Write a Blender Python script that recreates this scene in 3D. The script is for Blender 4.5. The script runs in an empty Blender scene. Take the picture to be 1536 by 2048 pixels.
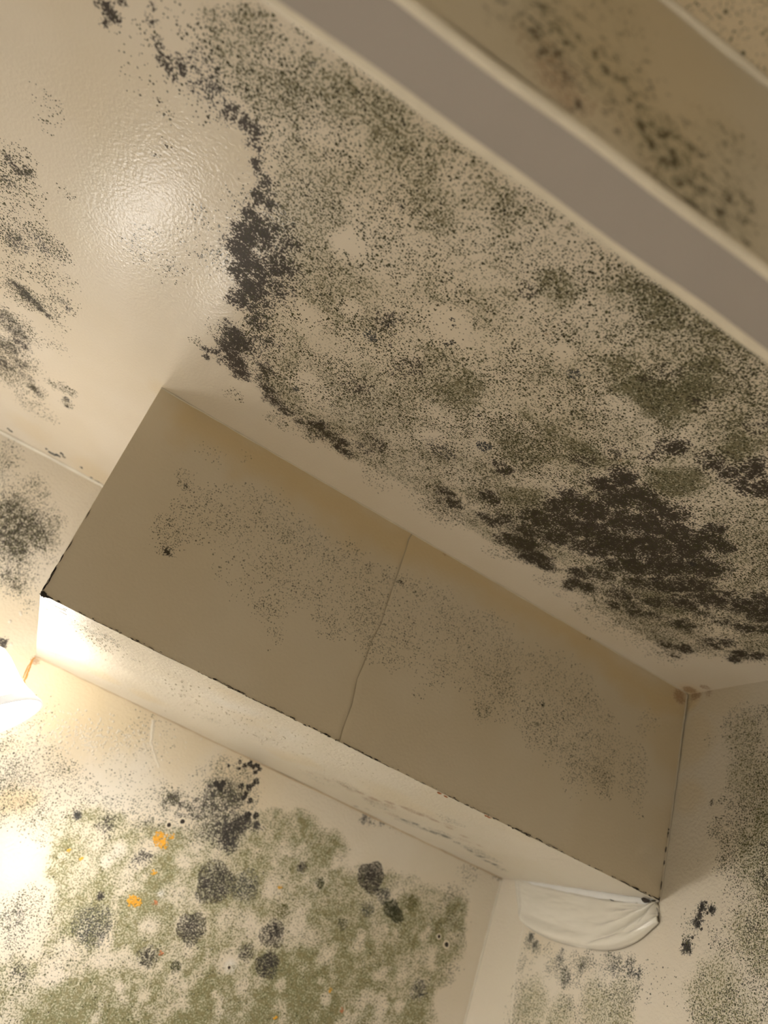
import bpy, bmesh, math, random
import numpy as np
from mathutils import Vector, Matrix

random.seed(7)
rng = np.random.default_rng(11)
SC = bpy.context.scene
COL = SC.collection

# ------------------------------------------------------------------ camera, world, exposure
H = 2.4                                                  # ceiling height
CR = np.array([[0.8473949559564486, -0.40518709145429577, 0.3431402184798171],
               [0.48767310231284666, 0.3383473422366582, -0.8047956394526212],
               [0.20999222342775528, 0.8493200203222564, 0.48431267707924996]])
CC = np.array([-0.7795991981373307, -1.2778812349987392, -0.4975936935672252 + H])
CF = 1505.706
cam_d = bpy.data.cameras.new('camera')
cam = bpy.data.objects.new('camera', cam_d)
COL.objects.link(cam)
cam_d.sensor_fit = 'HORIZONTAL'
cam_d.sensor_width = 36.0
cam_d.lens = CF / 1536 * 36.0
cam_d.clip_start = 0.01
cam_d.dof.use_dof = True
cam_d.dof.focus_distance = 0.81
cam_d.dof.aperture_fstop = 5.6
mw = Matrix.Identity(4)
for i in range(3):
    mw[i][0] = CR[0][i]; mw[i][1] = -CR[1][i]; mw[i][2] = -CR[2][i]; mw[i][3] = CC[i]
cam.matrix_world = mw
SC.camera = cam
SC.cycles.max_bounces = 4
SC.cycles.diffuse_bounces = 3
SC.cycles.glossy_bounces = 1
SC.cycles.transmission_bounces = 0
SC.cycles.caustics_reflective = False
SC.cycles.adaptive_threshold = 0.05

world = bpy.data.worlds.new('world')
SC.world = world
world.use_nodes = True
world.node_tree.nodes['Background'].inputs['Color'].default_value = (1, .9, .75, 1)
world.node_tree.nodes['Background'].inputs['Strength'].default_value = 0.0
SC.view_settings.view_transform = 'Standard'
SC.view_settings.look = 'None'
SC.view_settings.gamma = 1.0
SC.view_settings.use_curve_mapping = False
SC.view_settings.exposure = 1.28
LAMP_COL = (1.0, 0.955, 0.89)
SHADE_E = 5.4
BULB_E = 132.0
FILL_E = 116.0

# ------------------------------------------------------------------ photo pixel -> point on a plane of the room
def ray(x, y):
    v = CR.T @ np.array([(x - 768) / CF, (y - 1024) / CF, 1.0])
    return v / np.linalg.norm(v)
def onplane(x, y, ax, val):
    v = ray(x, y); t = (val - CC[ax]) / v[ax]
    return CC + t * v
ZB = H - 0.300                                           # underside of the boxed beam
YB = -0.3914                                             # front face of the boxed beam
HY1, HY2, HZ = -1.032, -1.0765, H - 0.15                 # lintel: far and near face, underside

# ------------------------------------------------------------------ numpy noise
_lat = rng.random((257, 257))
def vnoise(u, v):
    i = np.floor(u).astype(int); j = np.floor(v).astype(int)
    a = u - i; b = v - j
    a = a * a * (3 - 2 * a); b = b * b * (3 - 2 * b)
    i &= 255; j &= 255
    return (_lat[i, j] * (1 - a) + _lat[i + 1, j] * a) * (1 - b) + (_lat[i, j + 1] * (1 - a) + _lat[i + 1, j + 1] * a) * b
def fbm(u, v, f, o=4, s=0.0):
    r = 0; amp = .5; n = 0
    for k in range(o):
        r = r + amp * vnoise(u * f + 37.1 * k + s, v * f + 91.7 * k + s * 1.7); n += amp
        amp *= .5; f *= 2.03
    return r / n
def sstep(x, a, b):
    t = np.clip((x - a) / (b - a), 0, 1)
    return t * t * (3 - 2 * t)

# ------------------------------------------------------------------ helpers: objects and tags
def link(o, parent=None):
    COL.objects.link(o)
    if parent is not None: o.parent = parent
    return o
def tag(o, label=None, cat=None, group=None, kind=None):
    if label: o['label'] = label
    if cat: o['category'] = cat
    if group: o['group'] = group
    if kind: o['kind'] = kind
    return o
def obj(name, verts, faces, m, parent=None, smooth=False):
    me = bpy.data.meshes.new(name)
    me.from_pydata([tuple(map(float, q)) for q in verts], [], faces)
    me.update()
    if m: me.materials.append(m)
    if smooth:
        for p in me.polygons: p.use_smooth = True
    return link(bpy.data.objects.new(name, me), parent)
def box(name, lo, hi, m, parent=None, bevel=0.0, seg=3):
    bm = bmesh.new()
    bmesh.ops.create_cube(bm, size=1)
    for v in bm.verts:
        v.co = Vector([(lo[k] + hi[k]) / 2 + v.co[k] * (hi[k] - lo[k]) for k in range(3)])
    if bevel: bmesh.ops.bevel(bm, geom=bm.edges[:], offset=bevel, segments=seg, affect='EDGES', profile=.5)
    me = bpy.data.meshes.new(name); bm.to_mesh(me); bm.free()
    me.materials.append(m)
    return link(bpy.data.objects.new(name, me), parent)
def tube(name, pts, r, m, parent=None, n=8, radii=None):
    P = [Vector(p) for p in pts]; V = []; F = []
    up = Vector((.123, .456, .881)).normalized()
    for i, p in enumerate(P):
        t = (P[min(i + 1, len(P) - 1)] - P[max(i - 1, 0)]).normalized()
        a = t.cross(up).normalized(); b = t.cross(a)
        rr = radii[i] if radii else r
        for k in range(n):
            w = 2 * math.pi * k / n
            V.append(p + (a * math.cos(w) + b * math.sin(w)) * rr)
    for i in range(len(P) - 1):
        for k in range(n):
            F.append((i * n + k, i * n + (k + 1) % n, (i + 1) * n + (k + 1) % n, (i + 1) * n + k))
    F.append(tuple(range(n))[::-1]); F.append(tuple(range((len(P) - 1) * n, len(P) * n)))
    return obj(name, V, F, m, parent, True)
def lathe(name, prof, origin, axis, m, parent=None, n=48):
    ax = Vector(axis).normalized(); a = ax.orthogonal().normalized(); b = ax.cross(a)
    V = []; F = []
    for r, t in prof:
        for k in range(n):
            w = 2 * math.pi * k / n
            V.append(Vector(origin) + ax * t + (a * math.cos(w) + b * math.sin(w)) * r)
    for i in range(len(prof) - 1):
        for k in range(n):
            F.append((i * n + k, i * n + (k + 1) % n, (i + 1) * n + (k + 1) % n, (i + 1) * n + k))
    return obj(name, V, F, m, parent, True)

# ------------------------------------------------------------------ materials
class NT:
    def __init__(self, name):
        self.m = bpy.data.materials.new(name); self.m.use_nodes = True
        self.t = self.m.node_tree; self.b = self.t.nodes['Principled BSDF']
    def n(self, ty, **kw):
        x = self.t.nodes.new(ty)
        for k, v in kw.items(): setattr(x, k, v)
        return x
    def s(self, inp, v):
        if hasattr(v, 'is_linked') or isinstance(v, bpy.types.NodeSocket): self.t.links.new(v, inp)
        else: inp.default_value = v
    def math(self, op, a, b=0.0, c=None):
        x = self.n('ShaderNodeMath', operation=op)
        self.s(x.inputs[0], a); self.s(x.inputs[1], b)
        if c is not None: self.s(x.inputs[2], c)
        return x.outputs[0]
    def mix(self, f, a, b, mode='MIX'):
        x = self.n('ShaderNodeMix', data_type='RGBA', blend_type=mode)
        self.s(x.inputs[0], f)
        self.s(x.inputs[6], a if not isinstance(a, tuple) else (*a, 1)); self.s(x.inputs[7], b if not isinstance(b, tuple) else (*b, 1))
        return x.outputs[2]
    def smooth(self, x, lo, hi, a=0.0, b=1.0):
        r = self.n('ShaderNodeMapRange', interpolation_type='SMOOTHSTEP')
        self.s(r.inputs[0], x); self.s(r.inputs[1], lo); self.s(r.inputs[2], hi)
        self.s(r.inputs[3], a); self.s(r.inputs[4], b)
        return r.outputs[0]
    def noise(self, co, scale, detail=3.0, rough=.55, dim='2D'):
        x = self.n('ShaderNodeTexNoise', noise_dimensions=dim)
        self.s(x.inputs['Vector'], co); x.inputs['Scale'].default_value = scale
        x.inputs['Detail'].default_value = detail; x.inputs['Roughness'].default_value = rough
        return x.outputs['Fac']
    def specks(self, co, dens, scale, rmin, rmax, off):
        mp = self.n('ShaderNodeMapping'); self.s(mp.inputs[0], co)
        mp.inputs['Location'].default_value = (off, off * .7, 0)
        mp.inputs['Rotation'].default_value = (0, 0, off)
        v = self.n('ShaderNodeTexVoronoi', voronoi_dimensions='2D', feature='F1')
        self.s(v.inputs['Vector'], mp.outputs[0]); v.inputs['Scale'].default_value = scale
        c = self.n('ShaderNodeSeparateColor'); self.s(c.inputs[0], v.outputs['Color'])
        rad = self.math('ADD', self.math('MULTIPLY', c.outputs[1], rmax - rmin), rmin)
        pres = self.math('LESS_THAN', c.outputs[0], dens)
        m = self.smooth(v.outputs['Distance'], rad, self.math('SUBTRACT', rad, .13))
        return self.math('MULTIPLY', m, pres), c.outputs[2]

def mould_mat(name, base, rough=.38, bump=.25, peel=260.0, green=(.085, .088, .026), brown=(.019, .013, .009), fine=.75, mid=.95, coarse=.42, tint=.30, alpha=.95, web=2.4, grain=2.0):
    """cream wall paint with mould: attribute 'mould' = (smudge, green growth, specks, slate share),
    attribute 'stain' = (yellowing, rust, bare plaster, cloudiness)"""
    g = NT(name)
    uv = g.n('ShaderNodeUVMap', uv_map='metres').outputs[0]
    at = g.n('ShaderNodeAttribute', attribute_name='mould')
    c = g.n('ShaderNodeSeparateColor'); g.s(c.inputs[0], at.outputs['Color'])
    smudge, grn, spk = c.outputs[0], c.outputs[1], c.outputs[2]; slate = at.outputs['Alpha']
    st = g.n('ShaderNodeAttribute', attribute_name='stain')
    d = g.n('ShaderNodeSeparateColor'); g.s(d.inputs[0], st.outputs['Color'])
    yel, rust, bare = d.outputs; cloud = st.outputs['Alpha']
    n_mid = g.noise(uv, 120, 1.5, .6); n_hi = g.noise(uv, 430, 1.5, .65)
    # paint
    col = g.mix(cloud, base, tuple(x * f for x, f in zip(base, (.96, .945, .91))))
    col = g.mix(g.math('MULTIPLY', yel, .75), col, (base[0] * .93, base[1] * .80, base[2] * .52))
    col = g.mix(bare, col, (.88, .87, .84))
    k_mid = g.math('SUBTRACT', n_mid, .5); k_hi = g.math('SUBTRACT', n_hi, .5)
    ru = g.math('MULTIPLY', g.smooth(g.math('MULTIPLY_ADD', k_hi, 1.5, rust), .35, .80), g.smooth(rust, .03, .25))
    col = g.mix(g.math('MULTIPLY', ru, .70), col, (.36, .20, .10))
    # green growth: cloudy tint plus webby fine grain
    gc = g.mix(g.smooth(n_mid, .35, .65), green, tuple(x * f for x, f in zip(green, (1.5, 1.25, 1.5))))
    gx = g.math('MULTIPLY_ADD', k_hi, web, g.math('MULTIPLY_ADD', k_mid, 1.0, grn))
    gf = g.math('MULTIPLY', g.smooth(gx, .38, .86), g.smooth(grn, .03, .22))
    col = g.mix(g.math('MULTIPLY', g.smooth(grn, .05, 1.0), tint), col, tuple(x * 2.2 for x in green))
    col = g.mix(g.math('MULTIPLY', gf, .82), col, gc)
    # brown smudge
    bc = g.mix(g.smooth(n_hi, .35, .65), brown, tuple(x * 2.3 for x in brown))
    bc = g.mix(slate, bc, (.055, .055, .058))
    bx = g.math('MULTIPLY_ADD', k_hi, grain, g.math('MULTIPLY_ADD', k_mid, 1.2, smudge))
    bf = g.math('MULTIPLY', g.smooth(bx, .26, .72), g.smooth(smudge, .02, .2))
    col = g.mix(g.math('MULTIPLY', bf, .98), col, bc)
    # specks in three sizes
    sc1 = g.mix(slate, (.028, .022, .009), (.040, .042, .046))
    m1, r1 = g.specks(uv, g.math('MULTIPLY', spk, fine), 520, .24, .50, 3.1)
    m2, r2 = g.specks(uv, g.math('MULTIPLY', spk, mid), 320, .18, .46, 7.7)
    m3, r3 = g.specks(uv, g.math('MULTIPLY', g.math('POWER', spk, 1.3), coarse), 210, .14, .40, 5.3)
    for m, r in ((m1, r1), (m2, r2), (m3, r3)):
        cc = g.mix(g.math('MULTIPLY', r, .85), sc1, tuple(x * .85 for x in green))
        col = g.mix(g.math('MULTIPLY', m, alpha), col, cc)
    g.s(g.b.inputs['Base Color'], col)
    g.s(g.b.inputs['Roughness'], g.math('MULTIPLY_ADD', g.math('MAXIMUM', bf, gf), .35, rough))
    g.b.inputs['Specular IOR Level'].default_value = .5
    bp = g.n('ShaderNodeBump'); bp.inputs['Strength'].default_value = bump; bp.inputs['Distance'].default_value = .0012
    g.s(bp.inputs['Height'], g.noise(uv, peel, 1.0, .5)); g.s(g.b.inputs['Normal'], bp.outputs[0])
    return g.m

def plain(name, col, rough=.5, metal=0.0, var=.12, scale=60, bump=0.0):
    g = NT(name)
    co = g.n('ShaderNodeTexCoord').outputs['Object']
    n = g.noise(co, scale, 2, dim='3D')
    g.s(g.b.inputs['Base Color'], g.mix(n, tuple(x * (1 - var) for x in col), tuple(min(1, x * (1 + var)) for x in col)))
    g.b.inputs['Roughness'].default_value = rough; g.b.inputs['Metallic'].default_value = metal
    if bump:
        bp = g.n('ShaderNodeBump'); bp.inputs['Strength'].default_value = bump; bp.inputs['Distance'].default_value = .001
        g.s(bp.inputs['Height'], g.noise(co, scale * 5, 1, dim='3D')); g.s(g.b.inputs['Normal'], bp.outputs[0])
    return g.m
def emit(name, col, strength, body):
    g = NT(name)
    g.b.inputs['Base Color'].default_value = (*body, 1); g.b.inputs['Roughness'].default_value = .3
    g.b.inputs['Emission Color'].default_value = (*col, 1); g.b.inputs['Emission Strength'].default_value = strength
    return g.m

CREAM = (.81, .725, .60)
M = {}
M['ceiling'] = mould_mat('ceiling_paint', CREAM, .22, .24, 300, green=(.070, .072, .017))
M['wall'] = mould_mat('wall_paint', (.82, .755, .645), .40, .55, 230, green=(.125, .135, .040), brown=(.030, .026, .023), fine=1.0, mid=.7, coarse=.16, tint=.42, web=3.3)
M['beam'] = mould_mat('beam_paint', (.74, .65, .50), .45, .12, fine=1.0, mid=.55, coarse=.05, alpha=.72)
M['lintel'] = mould_mat('lintel_paint', (.76, .69, .56), .5, .1, web=1.0, grain=.5)
M['cream'] = plain('cream_gloss', (.82, .745, .60), .35)
M['blister'] = plain('blistered_paint', (.80, .735, .615), .4, var=.04)
M['joint'] = plain('painted_joint', (.74, .66, .52), .5)
M['stained'] = plain('stained_joint', (.62, .50, .34), .6, var=.25, scale=40)
M['caulk'] = plain('caulk', (.84, .79, .68), .4)
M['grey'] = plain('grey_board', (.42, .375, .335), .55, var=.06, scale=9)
M['bare'] = plain('bare_plaster', (.87, .86, .83), .7, var=.05)
M['film'] = plain('paint_film', (.88, .84, .74), .24, var=.03, scale=20, bump=.1)
M['dark'] = plain('dark_crack', (.035, .026, .02), .8, var=.5, scale=300)
M['rustcrack'] = plain('rust_crack', (.62, .30, .07), .7, var=.4, scale=200)
M['seam'] = plain('seam_tan', (.45, .37, .26), .8)  # tan fill for the board joint and fine paint cracks
M['floor'] = plain('floor_vinyl', (.82, .79, .73), .4, scale=4)
M['colony_dark'] = plain('mould_dark', (.050, .044, .040), .9, var=.5, scale=250)
M['colony_slate'] = plain('mould_slate', (.060, .064, .066), .9, var=.4, scale=250)
M['colony_green'] = plain('mould_green', (.045, .050, .022), .9, var=.4, scale=250)
M['colony_olive'] = plain('mould_olive', (.12, .115, .03), .9, var=.4, scale=250)
M['colony_orange'] = plain('mould_orange', (.80, .42, .04), .8, var=.25, scale=200)
M['colony_red'] = plain('mould_red', (.55, .22, .10), .8, var=.25, scale=200)
M['brass'] = plain('aged_brass', (.45, .33, .16), .35, .9)
M['shade'] = emit('opal_glass', LAMP_COL, SHADE_E, (.9, .88, .82))
M['rim'] = emit('opal_rim', LAMP_COL, .33, (.30, .28, .23))
M['bulb'] = emit('bulb_glass', LAMP_COL, BULB_E, (.9, .9, .9))

# ------------------------------------------------------------------ mould fields
def poly_sdf(U, V, pts):
    P = np.array(pts); d = np.full(U.shape, 1e9); ins = np.zeros(U.shape, bool)
    for k in range(len(P)):
        a = P[k]; b = P[(k + 1) % len(P)]
        e = b - a; wx = U - a[0]; wy = V - a[1]
        t = np.clip((wx * e[0] + wy * e[1]) / (e @ e + 1e-12), 0, 1)
        d = np.minimum(d, np.hypot(wx - e[0] * t, wy - e[1] * t))
        c1 = (a[1] > V) != (b[1] > V)
        with np.errstate(divide='ignore', invalid='ignore'):
            xi = (b[0] - a[0]) * (V - a[1]) / (b[1] - a[1] + 1e-12) + a[0]
        ins ^= c1 & (U < xi)
    return np.where(ins, -d, d)

def fields(U, V, to_uv, spec, seed, warp=1.0):
    """spec: channel -> list of ('b', x, y, r, amp) blobs or ('p', pts, feather_px, amp) regions in photo pixels, carried onto the surface"""
    wu = (fbm(U, V, 9, 4, seed) - .5) * .055 + (fbm(U, V, 55, 3, seed + 9) - .5) * .022
    wv = (fbm(U, V, 9, 4, seed + 21) - .5) * .055 + (fbm(U, V, 55, 3, seed + 33) - .5) * .022
    U2 = U + wu * warp; V2 = V + wv * warp
    out = {}
    for ch, items in spec.items():
        f = np.zeros(U.shape)
        for it in items:
            if it[0] == 'b':
                _, x, y, r, amp = it
                (cu, cv), dep = to_uv(x, y)
                rm = r * dep / CF * (1.12 if amp > 0 else .8)
                # blobs keep their crisp outline when small: scale the warp with the radius
                k = min(1.0, rm / .05) * warp
                dd = np.hypot(U + wu * k - cu, V + wv * k - cv) / rm
                v = (sstep(dd, 1.65, .25) if ch == 'smudge' else sstep(dd, 1.3, .4)) * abs(amp)
            else:
                _, pts, fe, amp = it
                q = [to_uv(*a) for a in pts]
                sd = poly_sdf(U2, V2, [a[0] for a in q])
                fm = fe * np.mean([a[1] for a in q]) / CF
                v = sstep(sd, fm, -fm) * abs(amp)
            if amp > 0: f = np.maximum(f, v)
            else: f = f * (1 - v)
        out[ch] = f
    return out

def surface(name, us, vs, place, m, to_uv=None, spec=None, seed=0.0, parent=None, mod=None, flip=False, warp=1.0):
    """a sheet with a fine grid: place(U,V) gives its points, spec its mould"""
    U, V = np.meshgrid(np.array(us, float), np.array(vs, float), indexing='ij')
    P = place(U, V).reshape(-1, 3)
    nu, nv = U.shape
    i, j = np.meshgrid(np.arange(nu - 1), np.arange(nv - 1), indexing='ij')
    a = (i * nv + j).ravel()
    F = np.stack([a, a + nv, a + nv + 1, a + 1], 1)
    if flip: F = F[:, ::-1]
    me = bpy.data.meshes.new(name)
    me.vertices.add(len(P)); me.vertices.foreach_set('co', P.ravel().astype(np.float32))
    me.loops.add(F.size); me.loops.foreach_set('vertex_index', F.ravel().astype(np.int32))
    me.polygons.add(len(F)); me.polygons.foreach_set('loop_start', np.arange(0, F.size, 4, dtype=np.int32))
    me.update(calc_edges=True)
    lay = me.uv_layers.new(name='metres')
    uvs = np.stack([U.ravel(), V.ravel()], 1)[F.ravel()] + 3.0
    lay.data.foreach_set('uv', uvs.ravel().astype(np.float32))
    f = fields(U, V, to_uv, spec, seed, warp) if spec else {}
    if mod: mod(f, U, V)
    f['cloud'] = sstep(fbm(U, V, 9, 3, 70), .3, .7)
    z = np.zeros(U.shape)
    for an, chs in (('mould', ('smudge', 'green', 'specks', 'slate')), ('stain', ('yellow', 'rust', 'bare', 'cloud'))):
        A = me.attributes.new(an, 'FLOAT_COLOR', 'POINT')
        arr = np.stack([np.clip(f.get(c, z), 0, 1) for c in chs], -1)
        A.data.foreach_set('color', arr.ravel().astype(np.float32))
    me.materials.append(m)
    return link(bpy.data.objects.new(name, me), parent)

def uv_of(ax, val, iu, iv):
    def f(x, y):
        q = onplane(x, y, ax, val)
        return (q[iu], q[iv]), float(CR[2] @ (q - CC))
    return f
def B(s, amp=1.0):
    """'x,y,r x,y,r ...' -> blobs"""
    o = []
    for w in s.split():
        q = [float(k) for k in w.split(',')]
        o.append(('b', q[0], q[1], q[2], amp * (q[3] if len(q) > 3 else 1.0)))
    return o

XL, YR = -3.0, -3.4                                       # far sides of the room, out of frame
# ------------------------------------------------------------------ ceiling
ceil_uv = uv_of(2, H, 0, 1)
field_edge = [(470, -40), (1540, 690), (1640, 760), (1640, 1330), (1470, 1330), (1310, 1290), (1190, 1215), (1090, 1150), (1000, 1085), (930, 1035), (860, 995), (760, 950), (690, 920), (620, 875), (545, 810), (500, 745), (470, 690), (470, 600), (480, 500), (515, 410), (500, 300), (440, 215), (385, 150), (370, 80), (380, 0)]
spec_ceil = {
 'specks': [('p', field_edge, 22, .46)]
   + B('1300,640,190,.75 1420,760,200,.8 1180,560,150,.62 1000,440,130,.55 1250,800,170,.75 1120,700,120,.6 900,760,110,.6 760,670,90,.62 640,560,60,.5 1050,900,120,.7 1000,1000,90,.75 820,820,90,.6 700,760,80,.5 560,440,110,.62 600,520,90,.62 560,620,80,.6 540,700,70,.6 560,770,60,.6 640,860,60,.62 700,900,40,.7 740,890,40,.7 880,900,40,.65 880,1000,70,.7 560,160,90,.6 640,220,80,.55 520,100,90,.55 700,330,110,.5 850,330,90,.5 1300,1230,120,.9 1480,1130,120,.95 1500,1280,80,.8 1220,1160,110,.8 1060,1060,80,.9')
   + B('900,650,75 960,690,60 620,620,42 640,690,50 860,880,38 690,480,50 760,560,45 830,1100,60 1120,700,28 700,620,24 1190,690,20 960,570,40 745,300,40 610,330,30 620,760,30 860,1060,40 1335,930,26 1240,640,22 1350,655,20 1440,610,18', -.88)
   # isolated group at the left edge of the frame
   + B('20,310,34,.75 55,320,28,.7 30,345,36,.8 60,350,22,.9 10,370,40,.6 65,380,30,.5 50,400,30,.5 20,430,45,.7 60,430,45,.6 30,470,45,.8 90,470,30,.6 110,495,30,.7 75,500,30,.7 20,520,40,.5 90,540,40,.5 130,560,25,.45 55,590,45,.8 125,600,30,.75 140,620,16,.7 90,610,34,.7 30,650,55,.75 10,700,55,.9 45,720,40,.8 30,760,50,.6 75,780,24,.8 105,770,18,.6 135,780,20,.8 138,810,14,.85 70,810,40,.4 110,690,30,.22 115,650,30,.2')
   # scattered dots
   + B('100,205,30,.22 120,240,22,.25 95,250,22,.2 128,385,14,.5 140,395,10,.5 300,470,30,.3 290,510,40,.3 330,530,40,.2 375,480,40,.3 400,430,40,.25 420,520,45,.35 320,200,10,.5 330,230,18,.4 335,285,10,.45 310,310,10,.3 235,40,18,.6 250,70,30,.25 280,60,30,.22 385,60,40,.35 350,30,40,.3 270,150,50,.15 340,160,40,.25 400,210,40,.3 390,680,14,.5 440,670,30,.6 470,790,22,.25 560,840,30,.4 760,960,40,.3 1100,1165,30,.3 1180,1220,30,.3 1330,1310,40,.4 1240,1250,40,.35 1000,1100,30,.35'),
 'green': [('p', field_edge, 26, .34)]
   + B('1300,620,170,.52 1420,720,160,.66 1340,790,120,.7 1500,870,150,.66 1290,690,100,.64 1220,580,80,.5 1180,690,120,.5 1380,950,120,.62 1110,800,120,.48 1180,880,120,.56 1010,490,80,.46 990,770,120,.46 920,790,70,.5 900,460,80,.42 840,350,80,.38 740,240,100,.42 580,130,90,.46 640,200,60,.44 680,160,50,.42 520,60,60,.5 620,400,60,.34 1050,1010,80,.5 1060,900,80,.48 1360,700,60,.74 1330,630,40,.7 1110,560,70,.45 1420,560,80,.5 1270,780,60,.62 1300,1200,90,.5 1450,850,70,.75')
   + B('900,650,80 620,640,60 860,880,44 700,480,60 1120,700,28 830,1100,50 620,780,60 700,620,40', -.9),
 'smudge': B('25,325,16,.5 40,345,14,.6 60,345,12,.55 20,365,12,.45 30,480,24,.46 75,480,16,.42 85,495,12,.5 40,575,16,.8 52,588,16,.9 66,600,14,.9 82,616,10,.85 98,632,8,.85 125,600,10,.5 138,618,8,.6 20,640,24,.55 35,665,24,.62 45,690,20,.66 20,700,26,.62 10,730,24,.66 40,730,18,.62 55,755,14,.55 70,778,12,.8 80,790,8,.66 135,800,8,.85 137,815,6,.85 200,10,14,.7 212,18,18 222,32,14,.9 207,46,9,.8 240,2,10,.8 300,40,14,.42 302,10,9,.6 312,88,15,.62 290,30,10,.35 325,122,17,.72 335,133,14,.66 360,126,15,.86 358,142,11,.8 345,152,13,.62 383,100,8,.5 372,105,8,.5 '
        '400,125,28,.40 408,160,34,.52 395,170,26,.5 420,185,26,.5 450,222,26,.62 465,218,20,.55 482,245,18,.85 500,258,20,.72 505,290,20,.62 508,330,18,.66 520,360,20,.72 516,395,20,.9 530,400,22,.72 '
        '500,430,20,.9 490,470,34 478,500,34 520,460,34,.9 560,470,36,.62 545,500,34,.62 555,530,40,.78 520,545,32,.9 490,520,36 475,545,26,.9 500,580,34 480,600,26,.9 530,600,30,.66 548,570,40,.6 505,620,24,.7 '
        '460,600,14,.8 512,650,20,.8 530,640,22,.6 465,670,26,.92 480,690,26 455,695,24,.95 470,720,24 478,742,20,.95 445,720,14,.6 430,702,11,.8 410,698,9,.95 414,714,9,.95 500,700,26,.6 520,690,30,.5 545,690,24,.42 530,740,22,.66 '
        '535,780,22,.72 545,800,20,.78 570,822,18,.72 525,760,16,.6 600,845,16,.62 635,855,26,.76 655,870,20,.8 680,885,16,.85 690,905,14,.8 672,893,12,.8 625,870,16,.5 '
        '740,880,14,.5 755,892,18,.62 720,895,20,.5 890,985,18,.8 905,1005,20,.85 880,1000,14,.5 975,990,20,.88 985,1000,16,.8 970,1032,16,.8 990,1040,20,.82 1010,1035,20,.76 995,925,14,.66 1010,940,22,.72 870,895,24,.5 890,905,20,.5 '
        '1140,240,16,.2 780,640,26,.45 770,650,30,.40 800,740,30,.4 720,780,30,.42 820,730,26,.5 ')
   + B('1020,1075,26,.9 1045,1085,30 1060,1110,30 1085,1130,20,.95 1050,1060,26,.9 1080,1040,34,.95 1115,1020,34,.92 1150,1000,32,.95 1100,1070,36,.9 1140,1050,40,.95 1180,1020,40 1215,970,30,.92 1245,955,28 1230,1000,34 1270,990,34 1300,1010,36 1190,1060,40 1240,1045,40 1290,1050,44 1340,1030,34,.96 1350,1070,40 1300,1090,46 1240,1090,46 1190,1095,34,.95 1160,1090,30,.85 1370,1100,40 1330,1130,46 1270,1130,40 1230,1130,30,.9 1395,1135,40,.95 1410,1080,30,.92 1440,1095,24,.9 1430,1060,20,.9 1380,1170,36,.95 1330,1170,34,.95 1280,1165,30,.85 1150,1145,24,.92 1145,1165,22,.95 1175,1175,18,.95 1135,1175,14,.8 1180,1140,22,.7 1205,1150,26,.7 1245,1190,30,.8 1420,1195,34,.95 1370,1205,30,.95 1310,1205,26,.8 1260,1210,22,.7 1450,1190,24,.7 1225,1210,16,.8 1270,1225,20,.85 1305,1230,16,.8 1360,1250,26,.8 1400,1225,20,.7 1450,1245,26,.6 1490,1210,30,.95 1530,1200,30,.96 1515,1230,26,.96 1490,1255,22,.9 1540,1260,26,.96 1470,1215,20,.8 1540,1225,30 1330,1290,16,.85 1365,1297,18,.9 1420,1290,26,.72 1445,1287,22,.72 1480,1312,20,.95 1515,1312,16,.9 1465,1320,14,.9 1350,1312,12,.6 '
        '1350,895,26,.85 1330,890,22,.7 1300,910,20,.6 1240,940,24,.7 1170,920,24,.55 1430,930,32,.72 1470,950,32,.75 1520,940,30,.9 1500,975,26,.8 1540,980,30,.9 1300,760,22,.45 1340,740,24,.4 1400,800,26,.4 1060,570,22,.42 1045,580,18,.42 1520,850,30,.45 1230,900,22,.45 1115,1190,10,.3'),
 'slate': B('30,500,150,.3 60,700,120,.25 740,672,24,.8 968,893,22,.8 1147,748,20,.8 400,150,50,.4 410,170,40,.5 890,905,40,.4 650,830,30,.5 520,640,30,.2 140,800,16,.7 690,720,60,.3'),
 'yellow': B('190,950,60,.4 60,860,40,.3 330,780,30,.3 1380,1390,40,.8'),
 'rust': B('1060,670,6,.7 1092,668,8,.8 1240,920,7,.8 1320,590,8,.7 1450,730,8,.7 1010,560,10,.4 1470,1090,8,.7 1060,1035,6,.7 1470,905,6,.6 650,885,18,.42 690,915,20,.38 1378,1380,16,.85 1410,1374,12,.7'),
}
def ceil_mod(f, U, V):
    f['specks'] *= .50 + 1.05 * sstep(fbm(U, V, 38, 4, 4), .30, .68)
    f['green'] *= .72 + .85 * sstep(fbm(U, V, 26, 4, 8), .32, .66)
    far = sstep(V, -1.00, -1.06)  # extra green and yellow tint added to darken the ceiling beyond the lintel
    f['specks'] = np.maximum(f['specks'] * (1 - far), far * .05); f['green'] = np.maximum(f['green'] * (1 - far), far * .24); f['yellow'] = np.maximum(f['yellow'], far * .55)
    f['specks'] *= 1 - .30 * sstep(V, -.62, -.92)
us = np.concatenate([np.linspace(XL, -1.2, 12)[:-1], np.linspace(-1.2, 0, 350)])
vs = np.concatenate([np.linspace(YR, -1.40, 12)[:-1], np.linspace(-1.40, -1.10, 30)[:-1], np.linspace(-1.10, 0, 320)])
ceiling = surface('ceiling', us, vs, lambda U, V: np.stack([U, V, np.full(U.shape, H)], -1), M['ceiling'], ceil_uv, spec_ceil, 1.0, mod=ceil_mod, flip=True)
tag(ceiling, 'cream painted ceiling spread with black and olive mould', kind='structure')

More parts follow.
